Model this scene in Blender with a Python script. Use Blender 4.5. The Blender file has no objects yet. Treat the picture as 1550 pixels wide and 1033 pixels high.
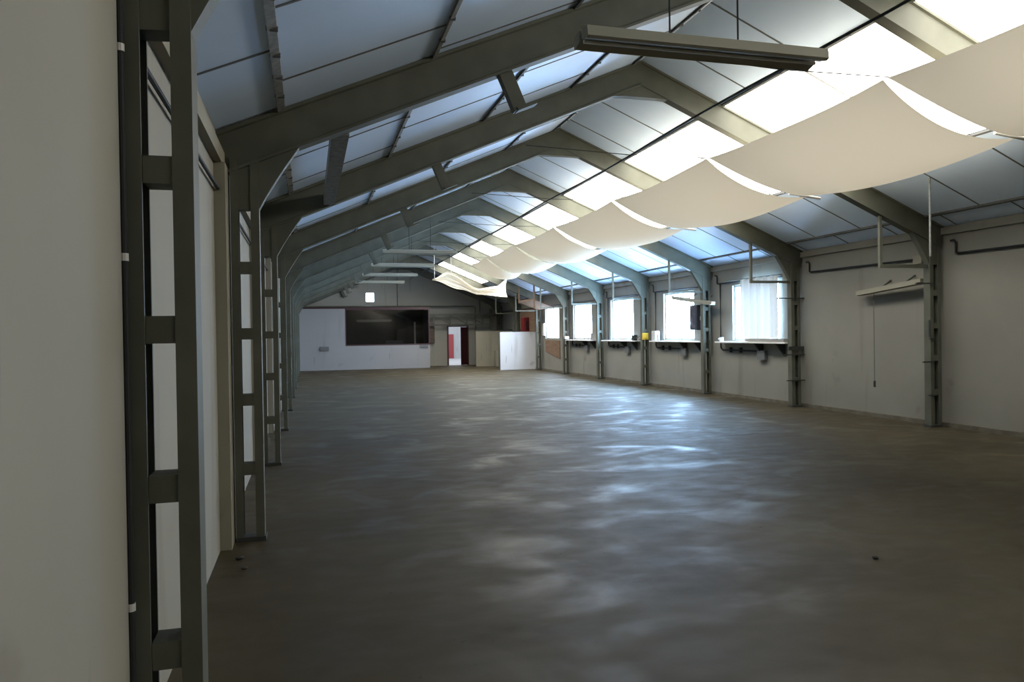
import bpy, bmesh, math, random
from mathutils import Vector, Matrix
random.seed(7)
S = bpy.context.scene
COL = S.collection

# ------------------------------------------------------------------ camera
F_PX = 1130.0
cam_d = bpy.data.cameras.new('camera'); cam = bpy.data.objects.new('camera', cam_d); COL.objects.link(cam)
cam_d.sensor_width = 36.0; cam_d.lens = F_PX/1550*36.0; cam_d.clip_start = .05; cam_d.clip_end = 300
th = math.atan(309/F_PX); pit = math.atan(11.1/F_PX); rho = .015
fw = Vector((math.sin(th)*math.cos(pit), math.cos(th)*math.cos(pit), -math.sin(pit)))
r0 = Vector((math.cos(th), -math.sin(th), 0)); u0 = r0.cross(fw)
rt = r0*math.cos(rho) - u0*math.sin(rho); up = u0*math.cos(rho) + r0*math.sin(rho)
cam.matrix_world = Matrix(((rt.x, up.x, -fw.x, 0), (rt.y, up.y, -fw.y, 0), (rt.z, up.z, -fw.z, 1.6), (0, 0, 0, 1)))
S.camera = cam
# ------------------------------------------------------------------ world, light levels, exposure
W = bpy.data.worlds.new('world'); S.world = W; W.use_nodes = True
W.node_tree.nodes['Background'].inputs[0].default_value = (.86, .93, 1, 1)
W.node_tree.nodes['Background'].inputs[1].default_value = 3.0
WIN_E = 82.0      # daylight through the window panes
SKY_E = 11.5      # daylight through the translucent roof sheets
S.view_settings.view_transform = 'Standard'; S.view_settings.look = 'None'
S.view_settings.exposure = 0.0; S.view_settings.gamma = 1.0; S.view_settings.use_curve_mapping = False

# ------------------------------------------------------------------ materials
def mat(name, col, rough=.6, metal=0, col2=None, scale=4, stretch=(1, 1, 1), detail=6, lo=.35, hi=.65, bump=0, spec=.5, rough2=None):
    m = bpy.data.materials.new(name); m.use_nodes = True
    nt = m.node_tree; b = nt.nodes['Principled BSDF']
    b.inputs['Base Color'].default_value = (*col, 1); b.inputs['Roughness'].default_value = rough
    b.inputs['Metallic'].default_value = metal; b.inputs['Specular IOR Level'].default_value = spec
    if col2 is not None or bump or rough2 is not None:
        tc = nt.nodes.new('ShaderNodeTexCoord'); mp = nt.nodes.new('ShaderNodeMapping'); mp.inputs['Scale'].default_value = stretch
        nz = nt.nodes.new('ShaderNodeTexNoise'); nz.inputs['Scale'].default_value = scale; nz.inputs['Detail'].default_value = detail
        nt.links.new(tc.outputs['Object'], mp.inputs[0]); nt.links.new(mp.outputs[0], nz.inputs['Vector'])
        rp = nt.nodes.new('ShaderNodeMapRange'); rp.inputs[1].default_value = lo; rp.inputs[2].default_value = hi
        nt.links.new(nz.outputs[0], rp.inputs[0])
        if col2 is not None:
            mx = nt.nodes.new('ShaderNodeMix'); mx.data_type = 'RGBA'
            mx.inputs['A'].default_value = (*col, 1); mx.inputs['B'].default_value = (*col2, 1)
            nt.links.new(rp.outputs[0], mx.inputs['Factor']); nt.links.new(mx.outputs['Result'], b.inputs['Base Color'])
        if rough2 is not None:
            mr = nt.nodes.new('ShaderNodeMapRange'); mr.inputs[3].default_value = rough; mr.inputs[4].default_value = rough2
            nt.links.new(rp.outputs[0], mr.inputs[0]); nt.links.new(mr.outputs[0], b.inputs['Roughness'])
        if bump:
            bp = nt.nodes.new('ShaderNodeBump'); bp.inputs['Strength'].default_value = bump; bp.inputs['Distance'].default_value = .01
            nt.links.new(nz.outputs[0], bp.inputs['Height']); nt.links.new(bp.outputs[0], b.inputs['Normal'])
    return m

def emis(name, col, e):
    m = bpy.data.materials.new(name); m.use_nodes = True
    nt = m.node_tree; nt.nodes.remove(nt.nodes['Principled BSDF'])
    em = nt.nodes.new('ShaderNodeEmission'); em.inputs[0].default_value = (*col, 1); em.inputs[1].default_value = e
    nt.links.new(em.outputs[0], nt.nodes['Material Output'].inputs[0]); return m

M = {}
M['steel'] = mat('grey green steel paint', (.078, .08, .060), .6, col2=(.102, .104, .08), scale=3, bump=.05, spec=.3)
M['steel_dark'] = mat('dark steel', (.03, .032, .03), .5)
M['sheet'] = mat('foil faced roof board', (.66, .80, 1.0), .48, .14, col2=(.61, .75, .96), scale=1.3, rough2=.52)
M['joint'] = mat('board joint', (.09, .095, .10), .6)
M['batten'] = mat('roof batten', (.26, .26, .25), .6, col2=(.16, .16, .155), scale=20)
M['conduit'] = mat('black conduit', (.02, .021, .022), .7, spec=.25)
M['white_metal'] = mat('white lacquered metal', (.50, .49, .46), .4)
M['lamp_metal'] = mat('dusty lamp housing', (.27, .255, .20), .7, spec=.2)
M['tube'] = mat('unlit lamp tube', (.62, .61, .56), .6)
M['grey_plastic'] = mat('grey plastic', (.11, .115, .12), .5)
M['dark_box'] = mat('dark box enamel', (.045, .047, .06), .35, col2=(.14, .14, .17), scale=5, lo=.55, hi=.7)
M['yellow'] = mat('yellow plastic', (.72, .46, .04), .45)
M['red'] = mat('red enamel', (.16, .008, .012), .4)
M['maroon'] = mat('maroon paint', (.035, .005, .007), .5)
M['brown'] = mat('brown hardboard', (.045, .024, .016), .6, col2=(.08, .045, .022), scale=8)
M['plywood'] = mat('stained plywood', (.15, .085, .045), .8, col2=(.19, .12, .075), scale=3, stretch=(1, 1, 5))
M['plank'] = mat('weathered plank', (.34, .33, .30), .7, col2=(.26, .25, .23), scale=6, stretch=(1, .15, 1))
M['shelf'] = mat('pale shelf top', (.66, .66, .64), .3)
M['dim_lining'] = mat('dim booth lining', (.05, .055, .057), .8)  # gloom of the booth interior put into its near-black colour
M['pebble'] = mat('dark rubble', (.03, .028, .025), .9)
M['win'] = emis('window daylight', (.40, .66, 1.0), WIN_E)
M['win_soft'] = emis('hazy window daylight', (.60, .76, 1.0), WIN_E*.4)
M['sky'] = emis('translucent roof sheet daylight', (1.0, .97, .89), SKY_E)

def wall_mat(name, a, b_, dirt):
    m = bpy.data.materials.new(name); m.use_nodes = True
    nt = m.node_tree; L = nt.links; b = nt.nodes['Principled BSDF']; b.inputs['Roughness'].default_value = .75
    b.inputs['Specular IOR Level'].default_value = .25
    tc = nt.nodes.new('ShaderNodeTexCoord')
    def noise(sc, st, lo, hi, det=6):
        mp = nt.nodes.new('ShaderNodeMapping'); mp.inputs['Scale'].default_value = st
        n = nt.nodes.new('ShaderNodeTexNoise'); n.inputs['Scale'].default_value = sc; n.inputs['Detail'].default_value = det
        r = nt.nodes.new('ShaderNodeMapRange'); r.inputs[1].default_value = lo; r.inputs[2].default_value = hi
        L.new(tc.outputs['Object'], mp.inputs[0]); L.new(mp.outputs[0], n.inputs['Vector']); L.new(n.outputs[0], r.inputs[0]); return r, n
    def mix(f, A, B, k=1.0):
        mx = nt.nodes.new('ShaderNodeMix'); mx.data_type = 'RGBA'
        if k != 1.0:
            ml = nt.nodes.new('ShaderNodeMath'); ml.operation = 'MULTIPLY'; ml.inputs[1].default_value = k; L.new(f, ml.inputs[0]); f = ml.outputs[0]
        L.new(f, mx.inputs['Factor'])
        for s, v in (('A', A), ('B', B)):
            if isinstance(v, tuple): mx.inputs[s].default_value = (*v, 1)
            else: L.new(v, mx.inputs[s])
        return mx.outputs['Result']
    r1, n1 = noise(.8, (1, 1, 1), .35, .65)
    c = mix(r1.outputs[0], a, b_)
    r2, _ = noise(2.2, (1, 1, .12), .60, .74)          # vertical run-off streaks
    c = mix(r2.outputs[0], c, dirt, .55)
    r3, _ = noise(1.1, (1, 1, 1), .66, .74, 10)         # blotches of dirt
    c = mix(r3.outputs[0], c, dirt, .7)
    r4, _ = noise(6, (1, 1, .10), .69, .73, 3)          # thin dark cracks and drips
    c = mix(r4.outputs[0], c, (.12, .11, .09), .4)
    L.new(c, b.inputs['Base Color'])
    bp = nt.nodes.new('ShaderNodeBump'); bp.inputs['Strength'].default_value = .15; bp.inputs['Distance'].default_value = .02
    L.new(n1.outputs[0], bp.inputs['Height']); L.new(bp.outputs[0], b.inputs['Normal'])
    return m
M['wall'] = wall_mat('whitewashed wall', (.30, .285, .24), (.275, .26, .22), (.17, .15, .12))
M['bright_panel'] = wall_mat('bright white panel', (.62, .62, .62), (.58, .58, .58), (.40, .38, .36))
M['wall_r'] = wall_mat('darker whitewash', (.235, .224, .19), (.205, .195, .165), (.12, .10, .08))  # darker whitewash tones than on the left wall
M['clean_wall'] = wall_mat('clean white partition', (.265, .265, .275), (.25, .25, .26), (.21, .21, .215))
M['pilaster'] = wall_mat('beige pilaster', (.27, .25, .19), (.24, .22, .17), (.19, .17, .14))
M['kerb'] = mat('dusty kerb', (.085, .072, .05), .9, col2=(.13, .115, .085), scale=5)

def floor_mat():
    m = bpy.data.materials.new('power floated concrete'); m.use_nodes = True
    nt = m.node_tree; L = nt.links; b = nt.nodes['Principled BSDF']
    tc = nt.nodes.new('ShaderNodeTexCoord')
    def noise(sc, st, lo, hi, det=8, a=0., c=1., dist=0):
        mp = nt.nodes.new('ShaderNodeMapping'); mp.inputs['Scale'].default_value = st
        n = nt.nodes.new('ShaderNodeTexNoise'); n.inputs['Scale'].default_value = sc; n.inputs['Detail'].default_value = det; n.inputs['Distortion'].default_value = dist
        r = nt.nodes.new('ShaderNodeMapRange'); r.inputs[1].default_value = lo; r.inputs[2].default_value = hi; r.inputs[3].default_value = a; r.inputs[4].default_value = c
        L.new(tc.outputs['Object'], mp.inputs[0]); L.new(mp.outputs[0], n.inputs['Vector']); L.new(n.outputs[0], r.inputs[0]); return r.outputs[0], n.outputs[0]
    def mix(f, A, B):
        mx = nt.nodes.new('ShaderNodeMix'); mx.data_type = 'RGBA'; L.new(f, mx.inputs['Factor'])
        for s, v in (('A', A), ('B', B)):
            if isinstance(v, tuple): mx.inputs[s].default_value = (*v, 1)
            else: L.new(v, mx.inputs[s])
        return mx.outputs['Result']
    f1, n1 = noise(.55, (1, 1.3, 1), .36, .66, 9, dist=.6)
    f2, n2 = noise(3.5, (1, 1, 1), .42, .72, 9)
    f3, _ = noise(14, (1, 1, 1), .70, .76, 4)
    c = mix(f1, (.070, .058, .034), (.042, .034, .019))
    c = mix(f2, c, (.058, .049, .031))
    c = mix(f3, c, (.026, .023, .018))
    L.new(c, b.inputs['Base Color'])
    g1, _ = noise(1.3, (.85, 1.1, 1), .32, .50, 8, .40, .60, .6)
    g2, _ = noise(4, (.7, 1.3, 1), .35, .7, 6, -.05, .06)
    ad = nt.nodes.new('ShaderNodeMath'); ad.operation = 'ADD'; L.new(g1, ad.inputs[0]); L.new(g2, ad.inputs[1]); L.new(ad.outputs[0], b.inputs['Roughness'])
    b.inputs['Specular IOR Level'].default_value = .12
    bp = nt.nodes.new('ShaderNodeBump'); bp.inputs['Strength'].default_value = .10; bp.inputs['Distance'].default_value = .02
    L.new(n2, bp.inputs['Height']); L.new(bp.outputs[0], b.inputs['Normal'])
    return m
M['floor'] = floor_mat()

def cloth_mat(name, col, tr):
    m = bpy.data.materials.new(name); m.use_nodes = True
    nt = m.node_tree; L = nt.links; nt.nodes.remove(nt.nodes['Principled BSDF'])
    d = nt.nodes.new('ShaderNodeBsdfDiffuse'); t = nt.nodes.new('ShaderNodeBsdfTranslucent'); x = nt.nodes.new('ShaderNodeMixShader')
    d.inputs[0].default_value = (*col, 1); t.inputs[0].default_value = (*[c*.97 for c in col], 1); x.inputs[0].default_value = tr
    L.new(d.outputs[0], x.inputs[1]); L.new(t.outputs[0], x.inputs[2]); L.new(x.outputs[0], nt.nodes['Material Output'].inputs[0])
    return m
M['cloth'] = cloth_mat('beige shading cloth', (.72, .66, .55), .084)
M['curtain'] = cloth_mat('thin white curtain', (.78, .78, .75), .014)
gm = bpy.data.materials.new('dark tinted glass'); gm.use_nodes = True
nt = gm.node_tree; nt.nodes.remove(nt.nodes['Principled BSDF'])
tr_ = nt.nodes.new('ShaderNodeBsdfTransparent'); tr_.inputs[0].default_value = (.55, .55, .56, 1)
gl_ = nt.nodes.new('ShaderNodeBsdfGlossy'); gl_.inputs['Roughness'].default_value = .03; gl_.inputs[0].default_value = (.9, .9, .9, 1)
ms_ = nt.nodes.new('ShaderNodeMixShader'); ms_.inputs[0].default_value = .05
nt.links.new(tr_.outputs[0], ms_.inputs[1]); nt.links.new(gl_.outputs[0], ms_.inputs[2]); nt.links.new(ms_.outputs[0], nt.nodes['Material Output'].inputs[0])
M['glass'] = gm

# ------------------------------------------------------------------ mesh helpers
class MB:
    def __init__(s): s.bm = bmesh.new()
    def hexa(s, pts):
        v = [s.bm.verts.new(p) for p in pts]
        for f in ((3, 2, 1, 0), (4, 5, 6, 7), (0, 1, 5, 4), (1, 2, 6, 5), (2, 3, 7, 6), (3, 0, 4, 7)): s.bm.faces.new([v[i] for i in f])
        return s
    def box(s, x0, x1, y0, y1, z0, z1):
        return s.hexa([(x0, y0, z0), (x1, y0, z0), (x1, y1, z0), (x0, y1, z0), (x0, y0, z1), (x1, y0, z1), (x1, y1, z1), (x0, y1, z1)])
    def prism(s, poly, ext):
        """poly: list of 3D points (planar), ext: extrusion vector"""
        e = Vector(ext); a = [s.bm.verts.new(p) for p in poly]; b = [s.bm.verts.new(Vector(p)+e) for p in poly]; n = len(poly)
        s.bm.faces.new(a[::-1]); s.bm.faces.new(b)
        for i in range(n): s.bm.faces.new([a[i], a[(i+1) % n], b[(i+1) % n], b[i]])
        return s
    def bar(s, p, q, w, h, upv=(0, 0, 1)):
        p, q = Vector(p), Vector(q); d = (q-p).normalized(); sd = d.cross(Vector(upv))
        if sd.length < 1e-4: sd = d.cross(Vector((1, 0, 0)))
        sd.normalize(); u = sd.cross(d).normalized(); a, b = sd*w/2, u*h/2
        return s.hexa([p-a-b, p+a-b, p+a+b, p-a+b, q-a-b, q+a-b, q+a+b, q-a+b])
    def tube(s, pts, r, n=8):
        pts = [Vector(p) for p in pts]; rings = []
        for i, p in enumerate(pts):
            d = (pts[min(i+1, len(pts)-1)]-pts[max(i-1, 0)]).normalized()
            a = d.cross(Vector((0, 0, 1)))
            if a.length < 1e-3: a = d.cross(Vector((0, 1, 0)))
            a.normalize(); b = d.cross(a).normalized()
            rings.append([s.bm.verts.new(p+(a*math.cos(2*math.pi*k/n)+b*math.sin(2*math.pi*k/n))*r) for k in range(n)])
        for i in range(len(rings)-1):
            for k in range(n): s.bm.faces.new([rings[i][k], rings[i][(k+1) % n], rings[i+1][(k+1) % n], rings[i+1][k]])
        s.bm.faces.new(rings[0][::-1]); s.bm.faces.new(rings[-1]); return s
    def grid(s, fn, nu, nv):
        g = [[s.bm.verts.new(fn(i/nu, j/nv)) for j in range(nv+1)] for i in range(nu+1)]
        for i in range(nu):
            for j in range(nv): s.bm.faces.new([g[i][j], g[i+1][j], g[i+1][j+1], g[i][j+1]])
        return s
    def build(s, name, m, parent=None, bevel=0, smooth=False, fix=True):
        if fix: bmesh.ops.recalc_face_normals(s.bm, faces=s.bm.faces)
        me = bpy.data.meshes.new(name); s.bm.to_mesh(me); s.bm.free(); me.materials.append(M[m])
        if smooth:
            for p in me.polygons: p.use_smooth = True
        o = bpy.data.objects.new(name, me); COL.objects.link(o)
        if parent is not None: o.parent = parent
        if bevel:
            b = o.modifiers.new('bevel', 'BEVEL'); b.width = bevel; b.segments = 2; b.limit_method = 'ANGLE'
        return o

def tag(o, label, cat, group=None):
    o['label'] = label; o['category'] = cat
    if group: o['group'] = group
    return o
def thing(name, label, cat, loc=(0, 0, 0), group=None):
    o = bpy.data.objects.new(name, None); COL.objects.link(o); o.location = loc; o.empty_display_size = .2
    return tag(o, label, cat, group)
def struct(o): o['kind'] = 'structure'; return o
def copy_tree(o, parent=None):
    c = o.copy(); COL.objects.link(c)
    if parent is not None: c.parent = parent
    for ch in list(o.children): copy_tree(ch, c)
    return c

# ------------------------------------------------------------------ dimensions
XC = 4.62; XL = -.66; XR = 9.88; SL = .425; ZR = 5.45           # ridge of the roof boards
Y0, Y1 = -5.0, 38.2
def zroof(x): return ZR - SL*abs(x-XC)
FY = [2.7 + 3.55*i for i in range(11)]
SKX0, SKX1 = 5.93, 8.0

# ------------------------------------------------------------------ shell
struct(MB().box(-3, 12, -6, 38.4, -.2, 0).build('floor', 'floor'))
# left wall (thin panel stands proud near the camera)
wl = MB().box(XL-.25, XL, Y0, Y1, 0, 3.25)
wl.box(XL-.02, -.56, Y0, 2.585, 0, 3.18)
struct(wl.build('wall_left', 'wall'))
# right wall with six window openings
WINS = [(14.12, 15.95), (17.81, 19.56), (21.63, 23.44), (25.2, 27.14), (28.85, 30.65)]
WZ0, WZ1 = 1.36, 2.68
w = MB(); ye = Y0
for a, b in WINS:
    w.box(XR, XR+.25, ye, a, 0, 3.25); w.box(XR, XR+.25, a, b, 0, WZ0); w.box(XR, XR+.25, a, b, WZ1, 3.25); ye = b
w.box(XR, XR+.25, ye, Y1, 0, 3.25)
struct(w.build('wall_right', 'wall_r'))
for i, (a, b) in enumerate(WINS):
    fr = MB()
    t = .05
    fr.box(XR+.06, XR+.12, a, a+t, WZ0, WZ1).box(XR+.06, XR+.12, b-t, b, WZ0, WZ1).box(XR+.06, XR+.12, a+t, b-t, WZ0, WZ0+t).box(XR+.06, XR+.12, a+t, b-t, WZ1-t, WZ1)
    fr.box(XR+.07, XR+.11, (a+b)/2-.02, (a+b)/2+.02, WZ0+t, WZ1-t)
    f = struct(fr.build('window_%d' % (i+1), 'white_metal'))
    MB().box(XR+.12, XR+.13, a, b, WZ0, WZ1).build('pane', 'win' if i < 3 else 'win_soft', f)
# end gable wall: door opening and little window
def gable(y0, y1, holes, name, m='wall'):
    """wall in the XZ plane, cut in columns between hole edges"""
    xs = sorted({XL, XC, XR} | {h[0] for h in holes} | {h[1] for h in holes}); g = MB()
    for a, b in zip(xs, xs[1:]):
        hs = sorted([(h[2], h[3]) for h in holes if h[0] <= a+1e-6 and h[1] >= b-1e-6]); z = 0
        for z0, z1 in hs:
            if z0 > z: g.box(a, b, y0, y1, z, z0)
            z = z1
        g.prism([(a, y0, z), (b, y0, z), (b, y0, zroof(b)), (a, y0, zroof(a))], (0, y1-y0, 0))
    return struct(g.build(name, m))
DX0, DX1, DZ = 6.96, 8.10, 2.06
GX0, GX1, GZ0, GZ1 = 2.84, 3.28, 3.30, 3.78
gable(Y1, Y1+.25, [(DX0, DX1, 0, DZ), (GX0, GX1, GZ0, GZ1)], 'wall_end')
gable(Y0-.25, Y0, [], 'wall_back')
fr = MB(); t = .03
fr.box(GX0, GX0+t, Y1+.05, Y1+.1, GZ0, GZ1).box(GX1-t, GX1, Y1+.05, Y1+.1, GZ0, GZ1).box(GX0+t, GX1-t, Y1+.05, Y1+.1, GZ0, GZ0+t).box(GX0+t, GX1-t, Y1+.05, Y1+.1, GZ1-t, GZ1)
f = struct(fr.build('window_6', 'white_metal')); MB().box(GX0, GX1, Y1+.1, Y1+.11, GZ0, GZ1).build('pane', 'win_soft', f)
# ceiling: two board slopes, right one open for the roof light strip
def slope(x0, x1, y0, y1, mb, t=.06):
    mb.hexa([(x0, y0, zroof(x0)), (x1, y0, zroof(x1)), (x1, y1, zroof(x1)), (x0, y1, zroof(x0)),
             (x0, y0, zroof(x0)+t), (x1, y0, zroof(x1)+t), (x1, y1, zroof(x1)+t), (x0, y1, zroof(x0)+t)])
c = MB(); ya, yb = Y0-.25, Y1+.25
slope(XL-.25, XC, ya, yb, c); slope(XC, SKX0, ya, yb, c); slope(SKX1, XR+.25, ya, yb, c)
slope(SKX0, SKX1, 34.9, yb, c)
ceil = struct(c.build('ceiling', 'sheet'))
j = MB(); LX = [XL, -.17, 1.06, 2.32, 3.58, XC, SKX0, SKX1, 9.5, XR]
offs = [4.93, 5.55, 6.06, 5.5, 6.1, 5.4, None, 7.5, 10.71]
for k in range(9):
    if offs[k] is None: continue
    y = offs[k] - 1.22*8
    while y < Y1:
        if y > Y0:
            a, b = LX[k], LX[k+1]
            j.hexa([(a, y-.011, zroof(a)-.006), (b, y-.011, zroof(b)-.006), (b, y+.011, zroof(b)-.006), (a, y+.011, zroof(a)-.006),
                    (a, y-.011, zroof(a)), (b, y-.011, zroof(b)), (b, y+.011, zroof(b)), (a, y+.011, zroof(a))])
        y += 1.22
j.build('board_joints', 'joint', ceil)
# lengthwise cover strips with clips under the boards
for n, x in enumerate((-.17, 1.06, 2.32, 3.58, 4.5, 5.9, 8.03, 9.5)):
    w_ = .055 if x == -.17 else .032
    s = 1 if x < XC else -1
    b = MB(); b.hexa([(x-w_/2, Y0, zroof(x-w_/2)-.03), (x+w_/2, Y0, zroof(x+w_/2)-.03), (x+w_/2, Y1, zroof(x+w_/2)-.03), (x-w_/2, Y1, zroof(x-w_/2)-.03),
            (x-w_/2, Y0, zroof(x-w_/2)), (x+w_/2, Y0, zroof(x+w_/2)), (x+w_/2, Y1, zroof(x+w_/2)), (x-w_/2, Y1, zroof(x-w_/2))])
    t_ = struct(b.build('trim_%d' % (n+1), 'batten' if n < 2 else 'joint'))
    cl = MB(); y = Y0+.3
    while y < 22:
        cl.box(x-w_/2-.006, x+w_/2+.006, y, y+.025, zroof(x)-.036, zroof(x)-.012); y += .42
    cl.build('clips', 'joint', t_)
# eaves: ledge on the left and wall plate on the right
struct(MB().box(XL, XL+.06, Y0, Y1, 2.92, 3.04).build('trim_9', 'pilaster'))
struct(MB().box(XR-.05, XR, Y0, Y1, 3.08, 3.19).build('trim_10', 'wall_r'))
struct(MB().box(XR-.05, XR, Y0, Y1, 0, .07).build('baseboard_right', 'kerb'))
# roof light panes, two per bay
pn = 12; edges = [-5.0, -2.9] + [-.85 + 1.775*i for i in range(1, 21)] 
edges = [e for e in edges if e < 35]
for i, (a, b) in enumerate(zip(edges, edges[1:])):
    p = MB(); slope(SKX0, SKX1, a+.012, b-.012, p, .02); o = struct(p.build('window_%d' % (7+i), 'sky'))
gb = MB()
for e in edges:
    gb.bar((SKX0, e, zroof(SKX0)-.02), (SKX1, e, zroof(SKX1)-.02), .03, .03)
struct(gb.build('trim_11', 'batten'))
# beige pilasters behind the left columns
for i, y in enumerate(FY[1:]):
    struct(MB().box(XL, -.578, y-.28, y+.34, 0, 2.92).build('trim_%d' % (12+i), 'pilaster' if i == 0 else 'wall'))

# ------------------------------------------------------------------ steel portal frames
ORD = ['nearest', 'second', 'third', 'fourth', 'fifth', 'sixth', 'seventh', 'eighth', 'ninth', 'tenth', 'eleventh']
def make_frame(i):
    root = thing('portal_frame', 'x', 'steel frame', (XC, FY[i], 0), 'steel portal frames spanning the hall')
    ri, ro = 4.972, 5.185                                # inner / outer faces of the columns from the middle
    zb = 2.98                                            # underside of rafter at ri
    zt = lambda r: zb + SL*(ri-r)
    for s in (-1, 1):
        c = MB()
        def chan(a, b, z1):                              # channel: web on face a, lips towards b
            t = .012; d = .065; lip = (.064 if b > a else -.058)
            poly = [(a*s, -d, 0), ((a+lip)*s, -d, 0), ((a+lip)*s, -d+t, 0), ((a+t*(1 if lip > 0 else -1))*s, -d+t, 0),
                    ((a+t*(1 if lip > 0 else -1))*s, d-t, 0), ((a+lip)*s, d-t, 0), ((a+lip)*s, d, 0), (a*s, d, 0)]
            c.prism(poly, (0, 0, z1))
        chan(ri, ro, zt(ri)+.02); chan(ro, ri, zt(ro)+.12)
        col = c.build('column', 'steel', root)
        for z in (2.15, 1.63, 1.11, .565):
            MB().box(s*(ri+.06) if s > 0 else -(ro-.06), s*(ro-.06) if s > 0 else -(ri+.06), -.058, .058, z-.045, z+.045).build('batten_plate', 'steel', col)
        MB().box(min(s*(ri-.01), s*(ro-.015)), max(s*(ri-.01), s*(ro-.015)), -.075, .075, 0, .035).build('base_plate', 'steel_dark', col)
        # haunch plate with concave edge
        pts = [(s*(ro-.01), -.05, 2.60), (s*ri, -.05, 2.61)]
        for k in range(1, 7):
            t_ = k/6; r = ri-.31*t_; z = 2.62 + (zt(ri-.31)-2.62)*t_ + .014*math.sin(math.pi*t_)
            pts.append((s*r, -.05, z))
        pts += [(s*(ri-.31), -.05, zt(ri-.31)+.03), (s*ri, -.05, zt(ri)+.05), (s*(ro-.01), -.05, zt(ro)+.1)]
        MB().prism(pts, (0, .10, 0)).build('haunch_plate', 'steel', root)
        # rafter: rolled I section following the slope
        ux = Vector((s, 0, -SL)).normalized(); nz = Vector((s*SL, 0, 1)).normalized()
        p0 = Vector((0, 0, zt(0))); L = (Vector((s*(ro+.02), 0, zt(ro+.02)))-p0).length
        prof = [(-.07, 0), (.07, 0), (.07, .022), (.045, .03), (.045, .29), (.07, .298), (.07, .325), (-.07, .325), (-.07, .298), (-.045, .29), (-.045, .03), (-.07, .022)]
        base = [p0 + Vector((0, y, 0)) + nz*h for y, h in prof]
        # mitre at the ridge: shear the starting face so that x = 0
        start = [b - ux*(b.x/ux.x) for b in base]; end = [b + ux*L for b in base]
        r_ = MB(); a = [r_.bm.verts.new(q) for q in start]; b = [r_.bm.verts.new(q) for q in end]; n = len(a)
        r_.bm.faces.new(a[::-1]); r_.bm.faces.new(b)
        for k in range(n): r_.bm.faces.new([a[k], a[(k+1) % n], b[(k+1) % n], b[k]])
        r_.build('rafter', 'steel', root)
        if s > 0: continue
        # stub hanging square under the rafter
        q = Vector((s*2.94, 0, zt(2.94)))
        st = MB().bar(q, q-nz*.33, .12, .09, (0, 1, 0)); e = q-nz*.32
        st.bar(e+ux*.03, e-ux*.16, .12, .03, nz)
        st.build('hanger_stub', 'steel', root)
    z = zt(0)
    MB().prism([(-.52, -.055, zt(.52)+.04), (-.25, -.055, zt(.25)-.06), (.25, -.055, zt(.25)-.06), (.52, -.055, zt(.52)+.04), (0, -.055, z+.05)], (0, .11, 0)).build('apex_plate', 'steel', root)
    # drop post and tie bar at the window side
    MB().bar((4.08, 0, zt(4.08)+.02), (4.08, 0, 2.555), .045, .045).bar((4.08, 0, 2.58), (ri+.01, 0, 2.58), .05, .05).build('drop_bracket', 'steel', root)
    return root
fr0 = make_frame(0)
frames = [fr0]
for i in range(1, 11):
    y = FY[i] if i < 10 else 38.08
    c = copy_tree(fr0); c.location = (XC, y, 0); frames.append(c)
where = ['its lattice column filling the left foreground', 'its left column right of the foreground post',
         'its right column beside the windowless bays', 'at the near end of the curtained window',
         'its right column holding the dark meter box', 'its right column carrying a yellow box', 'crossing between the third and fourth windows',
         'its right column with a small white box', 'its right column beside the brown stained board', 'standing beside the red cabinet', 'against the far gable wall']
for i, f in enumerate(frames):
    f['label'] = '%s steel portal frame from the camera, %s' % (ORD[i], where[i]) if i < 10 else 'last steel portal frame, against the far gable wall'

# short hook bars on two right-hand columns
def hooks(i, specs):
    for (z, x0, x1) in specs:
        MB().bar((x0-XC, -.085, z), (x1-XC, -.085, z), .03, .022).build('hook_bar', 'steel_dark', frames[i])
hooks(2, [(2.30, 9.30, 9.62), (1.42, 9.55, 9.66), (1.05, 9.42, 9.64), (.52, 9.52, 9.68)])
MB().box(9.58-XC, 9.60-XC, -.06, -.03, 1.45, 1.72).build('handle', 'steel_dark', frames[2])
hooks(3, [(2.24, 9.25, 9.9), (1.08, 9.4, 9.9), (.55, 9.45, 9.92)])
MB().box(9.50-XC, 9.86-XC, -.10, -.068, 1.17, 1.25).build('clamp', 'steel_dark', frames[3])

# ------------------------------------------------------------------ lengthwise brace, cables and wires
tag(MB().box(.22, .36, 6.32, 9.73, 3.26, 3.40).build('brace_beam', 'batten'), 'pale lengthwise beam joining the second and third frames at left', 'beam')
cb = [(4.52, y, 4.15+.02*math.sin(y)) for y in range(-5, 35, 1)]
tag(MB().tube(cb, .013, 6).build('support_cable', 'conduit'), 'long black cable running under the ridge beside the bright roof lights', 'cable')
NSH = 9
for k in range(NSH):
    y = FY[0] + 3.55*k + .1; f = 1+.35/(y+.25)
    tag(MB().tube([(2.95, y, 4.20), (4.52, y, 4.14), (5.69*f, y+.25, 1.6+2.53*f)], .006, 6).build('hanging_wire', 'conduit'),
        'thin wire under the %s frame reaching the shading cloth' % ORD[k], 'wire', 'wires tying the shading cloths')
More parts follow.
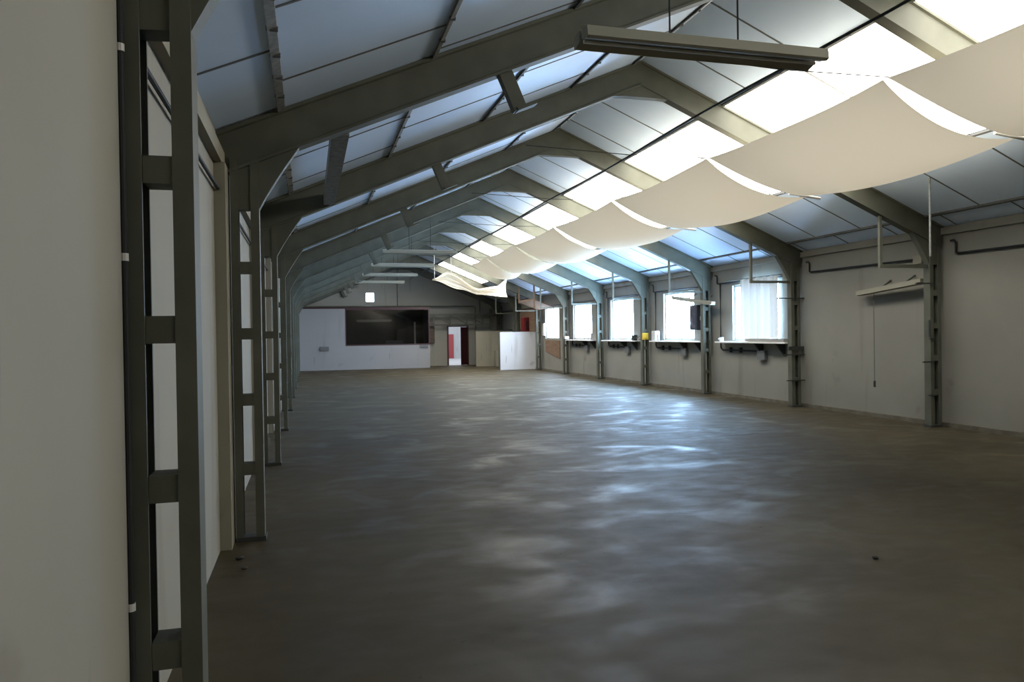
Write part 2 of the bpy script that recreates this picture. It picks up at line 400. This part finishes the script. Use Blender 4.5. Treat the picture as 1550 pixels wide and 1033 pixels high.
# ------------------------------------------------------------------ shading cloths
def edge(y, low):                     # upper / lower edge of the cloth row along the hall
    f = 1+.35/max(y, 7.8)
    if low: return (7.42-.022*max(0, y-9.8)-.02*max(0, min(y, 17)-9.8))*f, 1.6+2.035*f
    return 5.69*f, 1.6+2.53*f
def cloth(k, y0, y1, label):
    g = .03
    def fn(u, v):                     # u along the hall, v from upper to lower edge
        inset = .11*math.sin(math.pi*v)**.8 + g if 0 < v < 1 else g
        y = (y0+inset) + (y1-y0-2*inset)*u
        xa, za = edge(y, False); xb, zb = edge(y, True)
        x = xa + (xb-xa)*v; z = za + (zb-za)*v
        z -= .16*4*v*(1-v)*(.85+.3*v) + .13*4*u*(1-u)*(.45+.55*v)
        z += .008*math.sin(9*u+3*k)*math.sin(5*v+k)
        return (x, y, z)
    return tag(MB().grid(fn, 36, 24).build('shading_cloth', 'cloth', smooth=True, fix=False), label, 'cloth', 'beige shading cloths under the roof lights')
cl_lab = ['overhead at the top right corner', 'largest in view', 'next beyond the largest', 'in the middle of the row', 'fifth in the row', 'sixth in the row', 'last stretched one before the crumpled cloth']
for k in range(-2, 7):
    y0 = FY[0]+3.55*k+.35; y1 = y0+3.55
    lab = ('beige shading cloth sagging under the roof lights, ' + cl_lab[k]) if k >= 0 else 'beige shading cloth sagging under the roof lights behind the camera'
    if k == 6: y1 -= 1.2
    cloth(k, y0, y1, lab)
for k in range(0, 7):                 # pale spreader rods at the lower corners
    y = FY[0]+3.55*k+.35; x, z = edge(y, True)
    tag(MB().tube([(x-.35, y, z+.03), (x+.22, y, z-.03)], .022, 10).build('spreader_rod', 'white_metal'),
        'pale rod at the lower corners of two cloths, under the %s frame' % ORD[k], 'rod', 'rods holding the shading cloths')
def swag(u, v):
    def lerp(pts, t):
        for (a, za), (b, zb) in zip(pts, pts[1:]):
            if t <= b: k = (t-a)/(b-a); k = k*k*(3-2*k); return za+(zb-za)*k
        return pts[-1][1]
    x = 4.6+2.9*u
    zt = lerp([(0, 3.72), (.2, 4.0), (.62, 3.36), (.85, 3.45), (1, 3.72)], u)
    zb_ = lerp([(0, 3.66), (.35, 3.32), (.6, 3.12), (1, 3.02)], u)
    f = math.sin(v*math.pi*7+u*2)*min(1, 4*u*(1-u)+.15)
    return (x, 28.0 + .09*f + .25*math.sin(v*math.pi), zt+(zb_-zt)*v)
tag(MB().grid(swag, 40, 44).build('crumpled_cloth', 'cloth', smooth=True, fix=False), 'crumpled beige cloth hanging in a swag at the far end of the row', 'cloth')

for (x, zc, w_) in ((4.66, 3.70, 'left'), (5.3, 3.92, 'middle'), (7.44, 3.06, 'right')):
    tag(MB().tube([(x, 28.02, zroof(x)), (x, 28.02, zc-.02)], .012, 8).build('hanging_rod', 'white_metal'), 'pale rod holding up the %s end of the crumpled cloth' % w_ if w_ != 'middle' else 'pale rod holding the crumpled cloth near its middle', 'rod')
# ------------------------------------------------------------------ hanging lamps
def lamp(root_label, loc, length=1.87, group=None, rods=True):
    r = thing('fluorescent_lamp', root_label, 'lamp', loc, group); h = length/2
    for s in (-1, 1):
        MB().prism([(-h, s*.022, .012), (-h, s*.11, -.012), (-h, s*.135, .0), (-h, s*.125, .07), (-h, s*.03, .10)], (length, 0, 0)).build('reflector', 'lamp_metal', r)
    MB().box(-h+.03, h-.03, -.018, .018, .03, .10).build('spine', 'lamp_metal', r)
    MB().tube([(-h+.02, 0, .006), (h-.02, 0, .006)], .013, 10).build('tube', 'tube', r)
    if rods:
        for x in (-.27, .27):
            zt = zroof(loc[0]+x)-loc[2]
            MB().tube([(x, 0, .08), (x, 0, zt)], .007, 6).build('suspension_rod', 'conduit', r)
    return r
lam = lamp('large unlit twin reflector lamp hanging nearest the camera', (2.755, 4.77, 3.57), group='unlit lamps hanging across the hall')
for k, (y, w_) in enumerate(((18.7, 'fifth bay, nearest of the four distant lamps'), (22.25, 'second of the four distant lamps'), (25.8, 'third of the four distant lamps'), (29.35, 'farthest and lowest of the four distant lamps'))):
    c = copy_tree(lam); c.location = (2.755, y, 3.64); c['label'] = 'unlit hanging lamp across the hall, ' + w_
# lamps along the right wall
def wall_lamp(p, q, label):
    p, q = Vector(p), Vector(q); r = thing('wall_lamp', label, 'lamp', p); d = q-p
    MB().bar((0, 0, 0), d, .10, .06).build('housing', 'lamp_metal', r)
    MB().bar(d*.02+Vector((0, 0, -.045)), d*.98+Vector((0, 0, -.045)), .15, .02).build('reflector', 'lamp_metal', r)
    for t in (.25, .6):
        b = d*t; MB().bar(b+Vector((0, 0, .02)), b+Vector((XR-p.x-b.x+.0, 0, .14)), .025, .025).build('bracket', 'steel', r)
    return r
wall_lamp((9.66, 9.95, 2.37), (9.72, 11.5, 2.25), 'pale strip lamp on the windowless wall left of the near right column')
wall_lamp((9.60, 16.35, 2.28), (9.62, 18.5, 2.53), 'pale strip lamp drooping across the second window')
r = thing('pull_cord', 'thin cord with a dark end hanging from the wall strip lamp', 'cord', (9.75, 11.15, 0))
MB().tube([(0, 0, 2.22), (0, 0, .66)], .006, 6).build('cord', 'grey_plastic', r)
MB().tube([(0, 0, .66), (0, 0, .55)], .02, 8).build('weight', 'steel_dark', r)
tag(MB().tube([(8.63, 8.75, zroof(8.63)), (8.63, 8.75, 2.62)], .014, 8).build('hanging_rod', 'batten'), 'thin pale rod hanging from the dark roof boards before the near right column', 'rod')

# ------------------------------------------------------------------ conduits
tag(MB().tube([(XL+.03, y, 2.72) for y in (Y0, 2.5, 10, 20, 36.1)], .013, 8).build('conduit', 'conduit'), 'dark conduit running along the left wall below the eaves ledge', 'pipe')
dp = thing('downpipe', 'black vertical pipe beside the nearest left column', 'pipe', (-.556, 2.60, 0))
MB().tube([(0, 0, 0), (0, 0, 3.1)], .012, 12).build('pipe', 'conduit', dp)
for z in (3.0, 2.52, 1.86, .75):
    MB().tube([(0, 0, z-.012), (0, 0, z+.012)], .0145, 12).build('clip', 'white_metal', dp)
# right wall: one run per bay, stepping up round each column
BN = ['beside the camera', 'in the windowless bay', 'over the curtained window', 'over the second window', 'over the third window', 'over the fourth window', 'over the fifth window', 'beyond the windows', 'at the far corner']
for k in range(9):
    a = FY[1]+3.55*k+.32; b = a+3.55-.64; x = XR-.035; z = 2.74
    pts = [(x, a-.22, z+.23), (x, a-.04, z+.23), (x, a, z+.19), (x, a, z+.03), (x, a+.04, z), (x, b-.04, z+.02), (x, b, z+.03), (x, b, z+.19), (x, b+.04, z+.23), (x, b+.10, z+.23)]
    r = thing('heating_pipe', 'dark pipe along the top of the right wall, ' + BN[k], 'pipe', (0, 0, 0), 'dark pipes along the right wall')
    MB().tube(pts, .017, 8).build('pipe', 'conduit', r)
    MB().box(XR-.10, XR, a-.02, a+.16, 2.66, 2.80).build('junction_box', 'pilaster', r)
# drops feeding sockets below the shelves
SB = [(16.45, 14.7, 'the curtained window'), (20.02, 18.3, 'the second window'), (23.6, 22.0, 'the third window'), (27.2, 25.6, 'the fourth window')]
for (ya_, yb_, w_) in SB:
    r = thing('cable_drop', 'dark cable dropping down the wall and turning under the shelf of ' + w_, 'cable', (0, 0, 0), 'cable drops under the windows')
    x = XR-.028
    MB().tube([(x, ya_, 2.74), (x, ya_, 1.20), (x, ya_-.03, 1.15), (x, ya_-.08, 1.13), (x, yb_+.1, 1.12)], .02, 8).build('cable', 'conduit', r)
    for yy in (ya_-.45, (ya_+yb_)/2):
        MB().box(x-.03, XR, yy-.03, yy+.03, 1.07, 1.19).build('clip', 'conduit', r)
    MB().box(XR-.09, XR, yb_-.16, yb_+.12, .93, 1.14).build('socket_box', 'grey_plastic', r)

# ------------------------------------------------------------------ shelves under the windows
SH = [(13.55, 16.35, 'the curtained window'), (17.05, 20.0, 'the second window'), (21.0, 23.7, 'the third window'), (24.5, 27.4, 'the fourth window')]
for (a, b, w_) in SH:
    r = thing('window_shelf', 'long pale shelf on triangular brackets below ' + w_, 'shelf', (0, 0, 0), 'shelves below the windows')
    MB().box(XR-.26, XR, a, b, 1.30, 1.335).build('board', 'shelf', r, .004)
    for y in (a+.35, a+1.15):
        MB().prism([(XR, y, 1.30), (XR-.24, y, 1.30), (XR-.20, y, 1.26), (XR-.03, y, 1.05), (XR, y, 1.02)], (0, .04, 0)).build('bracket', 'steel_dark', r)
tag(MB().bar((9.70, 13.62, 1.372), (9.72, 15.1, 1.372), .12, .07).build('plank', 'plank'), 'weathered grey plank lying on the shelf under the curtained window', 'plank')
# curtain on the nearest window
def cur(u, v):
    y = 14.02+1.45*u; return (XR-.10+.028*math.sin(u*34)+.012*math.sin(u*71+1), y+.02*v*math.sin(u*20), 2.78-(1.39-.03*math.sin(u*9))*v)
r = thing('curtain', 'thin white curtain half drawn over the nearest window', 'curtain', (0, 0, 0))
MB().grid(cur, 90, 14).build('cloth', 'curtain', r, smooth=True, fix=False)
MB().tube([(XR-.10, 13.95, 2.79), (XR-.10, 16.05, 2.79)], .010, 8).bar((XR-.10, 13.97, 2.79), (XR, 13.97, 2.79), .02, .02).bar((XR-.10, 16.03, 2.79), (XR, 16.03, 2.79), .02, .02).build('rail', 'steel', r)

# small things on the right side
r = thing('meter_box', 'dark metal meter box on the column beside the second window', 'box', (9.58, 17.0, 1.62))
MB().box(-.04, .20, .07, .42, 0, .64).build('case', 'dark_box', r, .01)
MB().box(-.05, -.04, .10, .39, .03, .61).build('door', 'dark_box', r)
MB().box(.06, .10, .055, .07, .25, .35).build('latch', 'white_metal', r)
r = thing('yellow_box', 'small yellow box on the column between the second and third windows', 'box', (9.60, 20.29, 1.36))
MB().box(-.02, .15, 0, .09, 0, .20).build('case', 'yellow', r, .01); MB().box(.0, .13, -.012, 0, .03, .17).build('cover', 'yellow', r, .004)
r = thing('white_box', 'white appliance standing on the shelf end below the second window', 'box', (9.68, 19.72, 1.335))
MB().box(0, .16, 0, .24, 0, .27).build('case', 'white_metal', r, .012); MB().box(.02, .14, .0, .24, .27, .285).build('lid', 'white_metal', r, .004)
MB().tube([(.05, -.10, 0), (.05, -.06, .14), (.08, -.02, .16)], .018, 8).build('pipe', 'steel_dark', r)
r = thing('bench_vice', 'dark bench vice on the near end of the shelf below the third window', 'vice', (9.70, 21.18, 1.335))
MB().box(-.06, .06, -.08, .08, 0, .05).build('base', 'steel_dark', r, .005); MB().box(-.05, .05, -.12, -.02, .05, .17).build('jaw', 'steel_dark', r, .005)
MB().box(-.05, .05, .03, .12, .05, .17).build('jaw', 'steel_dark', r, .005); MB().tube([(0, -.26, .09), (0, .12, .09)], .016, 8).build('screw', 'steel', r)
MB().tube([(-.09, -.25, .04), (.09, -.25, .14)], .009, 6).build('handle', 'steel', r)
r = thing('cup', 'small white cup on the far end of the nearest shelf', 'cup', (9.72, 16.2, 1.335))
MB().tube([(0, 0, 0), (0, 0, .10)], .055, 14).build('body', 'white_metal', r); MB().tube([(-.05, 0, .08), (-.09, 0, .06), (-.05, 0, .03)], .008, 6).build('handle', 'white_metal', r)
tag(MB().box(9.60, 9.76, 27.30, 27.47, 1.36, 1.47).build('switch_box', 'white_metal', None, .01), 'small white switch box on the column between the fourth and fifth windows', 'box')
tag(MB().box(9.62, 9.70, 24.62, 24.70, 1.335, 1.58).build('bottle', 'white_metal', None, .02), 'slim white bottle on the near end of the fourth window shelf', 'bottle')
tag(MB().hexa([(XR-.03, 28.7, .55), (XR, 28.7, .55), (XR, 30.6, .82), (XR-.03, 30.6, .82), (XR-.03, 28.7, 1.28), (XR, 28.7, 1.28), (XR, 30.6, 1.30), (XR-.03, 30.6, 1.30)]).build('board', 'plywood'), 'brown stained board on the wall below the fifth window', 'board')
r = thing('timber_shelf', 'orange brown boards slung under the eaves above the fifth window', 'boards', (0, 0, 0))
MB().hexa([(8.75, 28.6, 2.95), (9.6, 28.6, 2.62), (9.6, 30.9, 2.62), (8.75, 30.9, 2.95), (8.75, 28.6, 3.0), (9.6, 28.6, 2.67), (9.6, 30.9, 2.67), (8.75, 30.9, 3.0)]).build('panel', 'plywood', r)
MB().bar((8.78, 28.65, 2.62), (8.78, 28.65, 3.62), .06, .06).bar((8.78, 30.85, 2.9), (8.78, 30.85, 3.62), .06, .06).build('hanger', 'plywood', r)
r = thing('hose_cabinet', 'red hose cabinet on the right wall above the low white partition', 'cabinet', (XR-.021, 33.0, 1.68))
MB().box(-.22, 0, 0, .55, 0, .66).build('case', 'red', r, .02); MB().box(-.235, -.22, .03, .52, .04, .62).build('door', 'red', r); MB().box(-.16, -.04, -.02, 0, .08, .5).build('side_panel', 'maroon', r)
tag(MB().box(XR-.02, XR, 32.1, 34.5, 1.7, 2.75).build('plywood_panel', 'plywood'), 'tan panel on the wall behind the red cabinet', 'panel')
tag(MB().box(9.80, XR, 30.62, 30.86, 1.50, 2.02).build('notice_board', 'white_metal'), 'slim white board on the wall past the fifth window', 'board')

# ------------------------------------------------------------------ far end
r = thing('low_partition', 'low bright white partition jutting from the right wall', 'partition', (8.2, 32, 0))
MB().box(0, 1.68, 0, .10, 0, 1.66).build('panel', 'bright_panel', r); MB().box(-.04, 0, -.02, .12, 0, 1.68).build('end_post', 'steel', r)
MB().box(0, 1.68, -.005, .105, 1.66, 1.68).build('cap', 'white_metal', r)
r = thing('half_wall', 'grey half height wall with a dark rail behind the white partition', 'partition', (8.0, 36, 0))
MB().box(0, XR-8.0, 0, .12, 0, 1.76).build('panel', 'pilaster', r); MB().box(-.02, XR-8.0, -.02, .14, 1.76, 1.81).build('rail', 'steel_dark', r)
tag(MB().box(8.85, 9.2, 35.4, 35.75, 0, .78).build('cabinet', 'pilaster', None, .01), 'small pale cabinet in front of the grey half wall', 'cabinet')
# glazed booth
r = thing('booth', 'white walled booth with a long dark window at the far end', 'booth', (0, 36.2, 0))
bx0, bx1, ox0, oz0, oz1 = XL, 5.74, 1.72, 1.13, 2.84
p = MB().box(bx0+.01, ox0, 0, .1, 0, 2.9).box(ox0, bx1, 0, .1, 0, oz0)
p.box(bx1-.06, bx1, .1, 1.72, 0, 2.9)
p.build('wall', 'clean_wall', r)
MB().box(bx0+.01, bx1, -.02, 1.72, 2.9, 2.96).build('roof', 'maroon', r)
f = MB().box(ox0, bx1, -.012, .1, oz1, 2.9).box(ox0, ox0+.05, -.01, .1, oz0, oz1).box(bx1-.05, bx1, -.01, .1, oz0, oz1).box(ox0+.05, bx1-.05, -.01, .1, oz0, oz0+.06)
f = f.build('window_frame', 'maroon', r)
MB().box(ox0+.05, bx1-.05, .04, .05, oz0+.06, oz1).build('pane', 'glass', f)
MB().box(ox0-.6, bx1-.061, 1.65, 1.71, 0, 2.88).box(ox0-.66, ox0-.6, .11, 1.71, 0, 2.88).build('back_panel', 'dim_lining', r)
for (x, y) in ((-.1+.2, 0), (5.25, 0)):
    v = MB().box(x+.45 if x < 1 else x, (x+.45 if x < 1 else x)+.40, -.06, 0, .92 if x < 1 else 1.0, 1.12)
    v.build('vent', 'grey_plastic', r)
il = thing('fluorescent_lamp', 'unlit lamp hanging inside the dark booth window', 'lamp', (3.15, 37.1, 2.30))
MB().box(-.85, .85, -.05, .05, 0, .09).build('housing', 'tube', il); MB().tube([(-.78, 0, -.02), (.78, 0, -.02)], .014, 8).build('tube', 'tube', il)
for x in (-.5, .4): MB().tube([(x, 0, .09), (x, 0, .60)], .006, 6).build('suspension_rod', 'conduit', il)
tag(MB().box(5.06, 5.14, 36.75, 36.83, 0, 2.25).build('post', 'tube'), 'pale post standing inside the dark booth', 'post')
tag(MB().box(3.7, 4.5, 36.7, 37.2, 0, 1.36).build('desk', 'grey_plastic', None, .01), 'grey desk top seen through the booth window', 'desk')
tag(MB().box(4.3, 4.75, 37.3, 37.75, 0, 1.9).build('locker', 'steel_dark', None, .01), 'black locker inside the booth', 'locker')
tag(MB().tube([(-.6, 37.95, 3.06), (4, 37.95, 3.06), (8.35, 37.95, 3.06), (8.42, 37.95, 3.0), (8.44, 37.95, 0)], .035, 8).build('pipe', 'steel'), 'long pipe along the gable that turns down beside the door', 'pipe')
tag(MB().tube([(4.45, 38.16, zroof(4.45)), (4.45, 38.16, 3.0)], .03, 8).build('pipe', 'batten'), 'vertical pipe on the middle of the far gable', 'pipe')
r = thing('lattice_girder', 'grey lattice girder above the far door', 'girder', (5.76, 37.72, 0))
MB().bar((0, 0, 2.62), (3.5, 0, 2.62), .08, .10).build('top_chord', 'steel', r); MB().bar((0, 0, 2.10), (3.5, 0, 2.10), .08, .08).build('bottom_chord', 'steel', r)
for k in range(4):
    x = .45+.85*k
    MB().bar((x, 0, 2.62), (x, 0, 2.10), .06, .06).build('post', 'steel', r)
    if k < 3: MB().bar((x, 0, 2.58), (x+.85, 0, 2.14), .05, .05).build('diagonal', 'steel', r)
MB().bar((3.44, 0, 0), (3.44, 0, 2.9), .14, .12).build('post', 'steel', r)
r = thing('wall_cabinet', 'brown wall cabinet beside the booth window', 'cabinet', (5.92, 37.98, 1.18))
MB().box(0, .36, 0, .2, 0, 1.0).build('case', 'brown', r, .01); MB().box(.03, .33, -.015, 0, .03, .97).build('door', 'brown', r)
# far door: frame and folded-back leaves, yard outside
fr = MB().box(DX0, DX0+.08, Y1-.03, Y1+.2, 0, DZ).box(DX1-.08, DX1, Y1-.03, Y1+.2, 0, DZ).box(DX0+.08, DX1-.08, Y1-.03, Y1+.2, DZ-.06, DZ)
d = struct(fr.build('door_1', 'maroon'))
MB().bar((DX1-.085, Y1-.05, 1.0), (DX1-.48, Y1-.35, 1.0), .04, 1.96).build('door_leaf', 'maroon', d)
struct(MB().box(-5, 22, Y1+.25, 62, -.22, -.02).build('yard_ground', 'clean_wall'))
r = thing('yard_building', 'white building with a red door seen through the far doorway', 'building', (6, 50, 0))
MB().box(-6, 12, 0, .3, -.02, 6).build('wall', 'clean_wall', r)
MB().box(3.0, 3.55, -.06, 0, -.02, 1.62).build('door', 'red', r); MB().box(4.35, 5.4, -.06, 0, -.02, 1.9).build('shutter', 'red', r)

# ------------------------------------------------------------------ bits on the floor
def pebble(x, y, s, lab):
    m = MB(); bmesh.ops.create_icosphere(m.bm, subdivisions=2, radius=s)
    for v in m.bm.verts:
        v.co.x *= 1.3+.2*math.sin(v.co.y*90+x); v.co.z *= .55; v.co += Vector((x, y, s*.5))
    tag(m.build('pebble', 'pebble'), lab, 'pebble')
pebble(3.77, 4.32, .02, 'small dark lump on the bare floor near the right edge')
pebble(-.50, 5.70, .025, 'dark crumb on the floor before the second left column')
pebble(-.45, 5.45, .018, 'darker crumb close to the foot of the left wall')
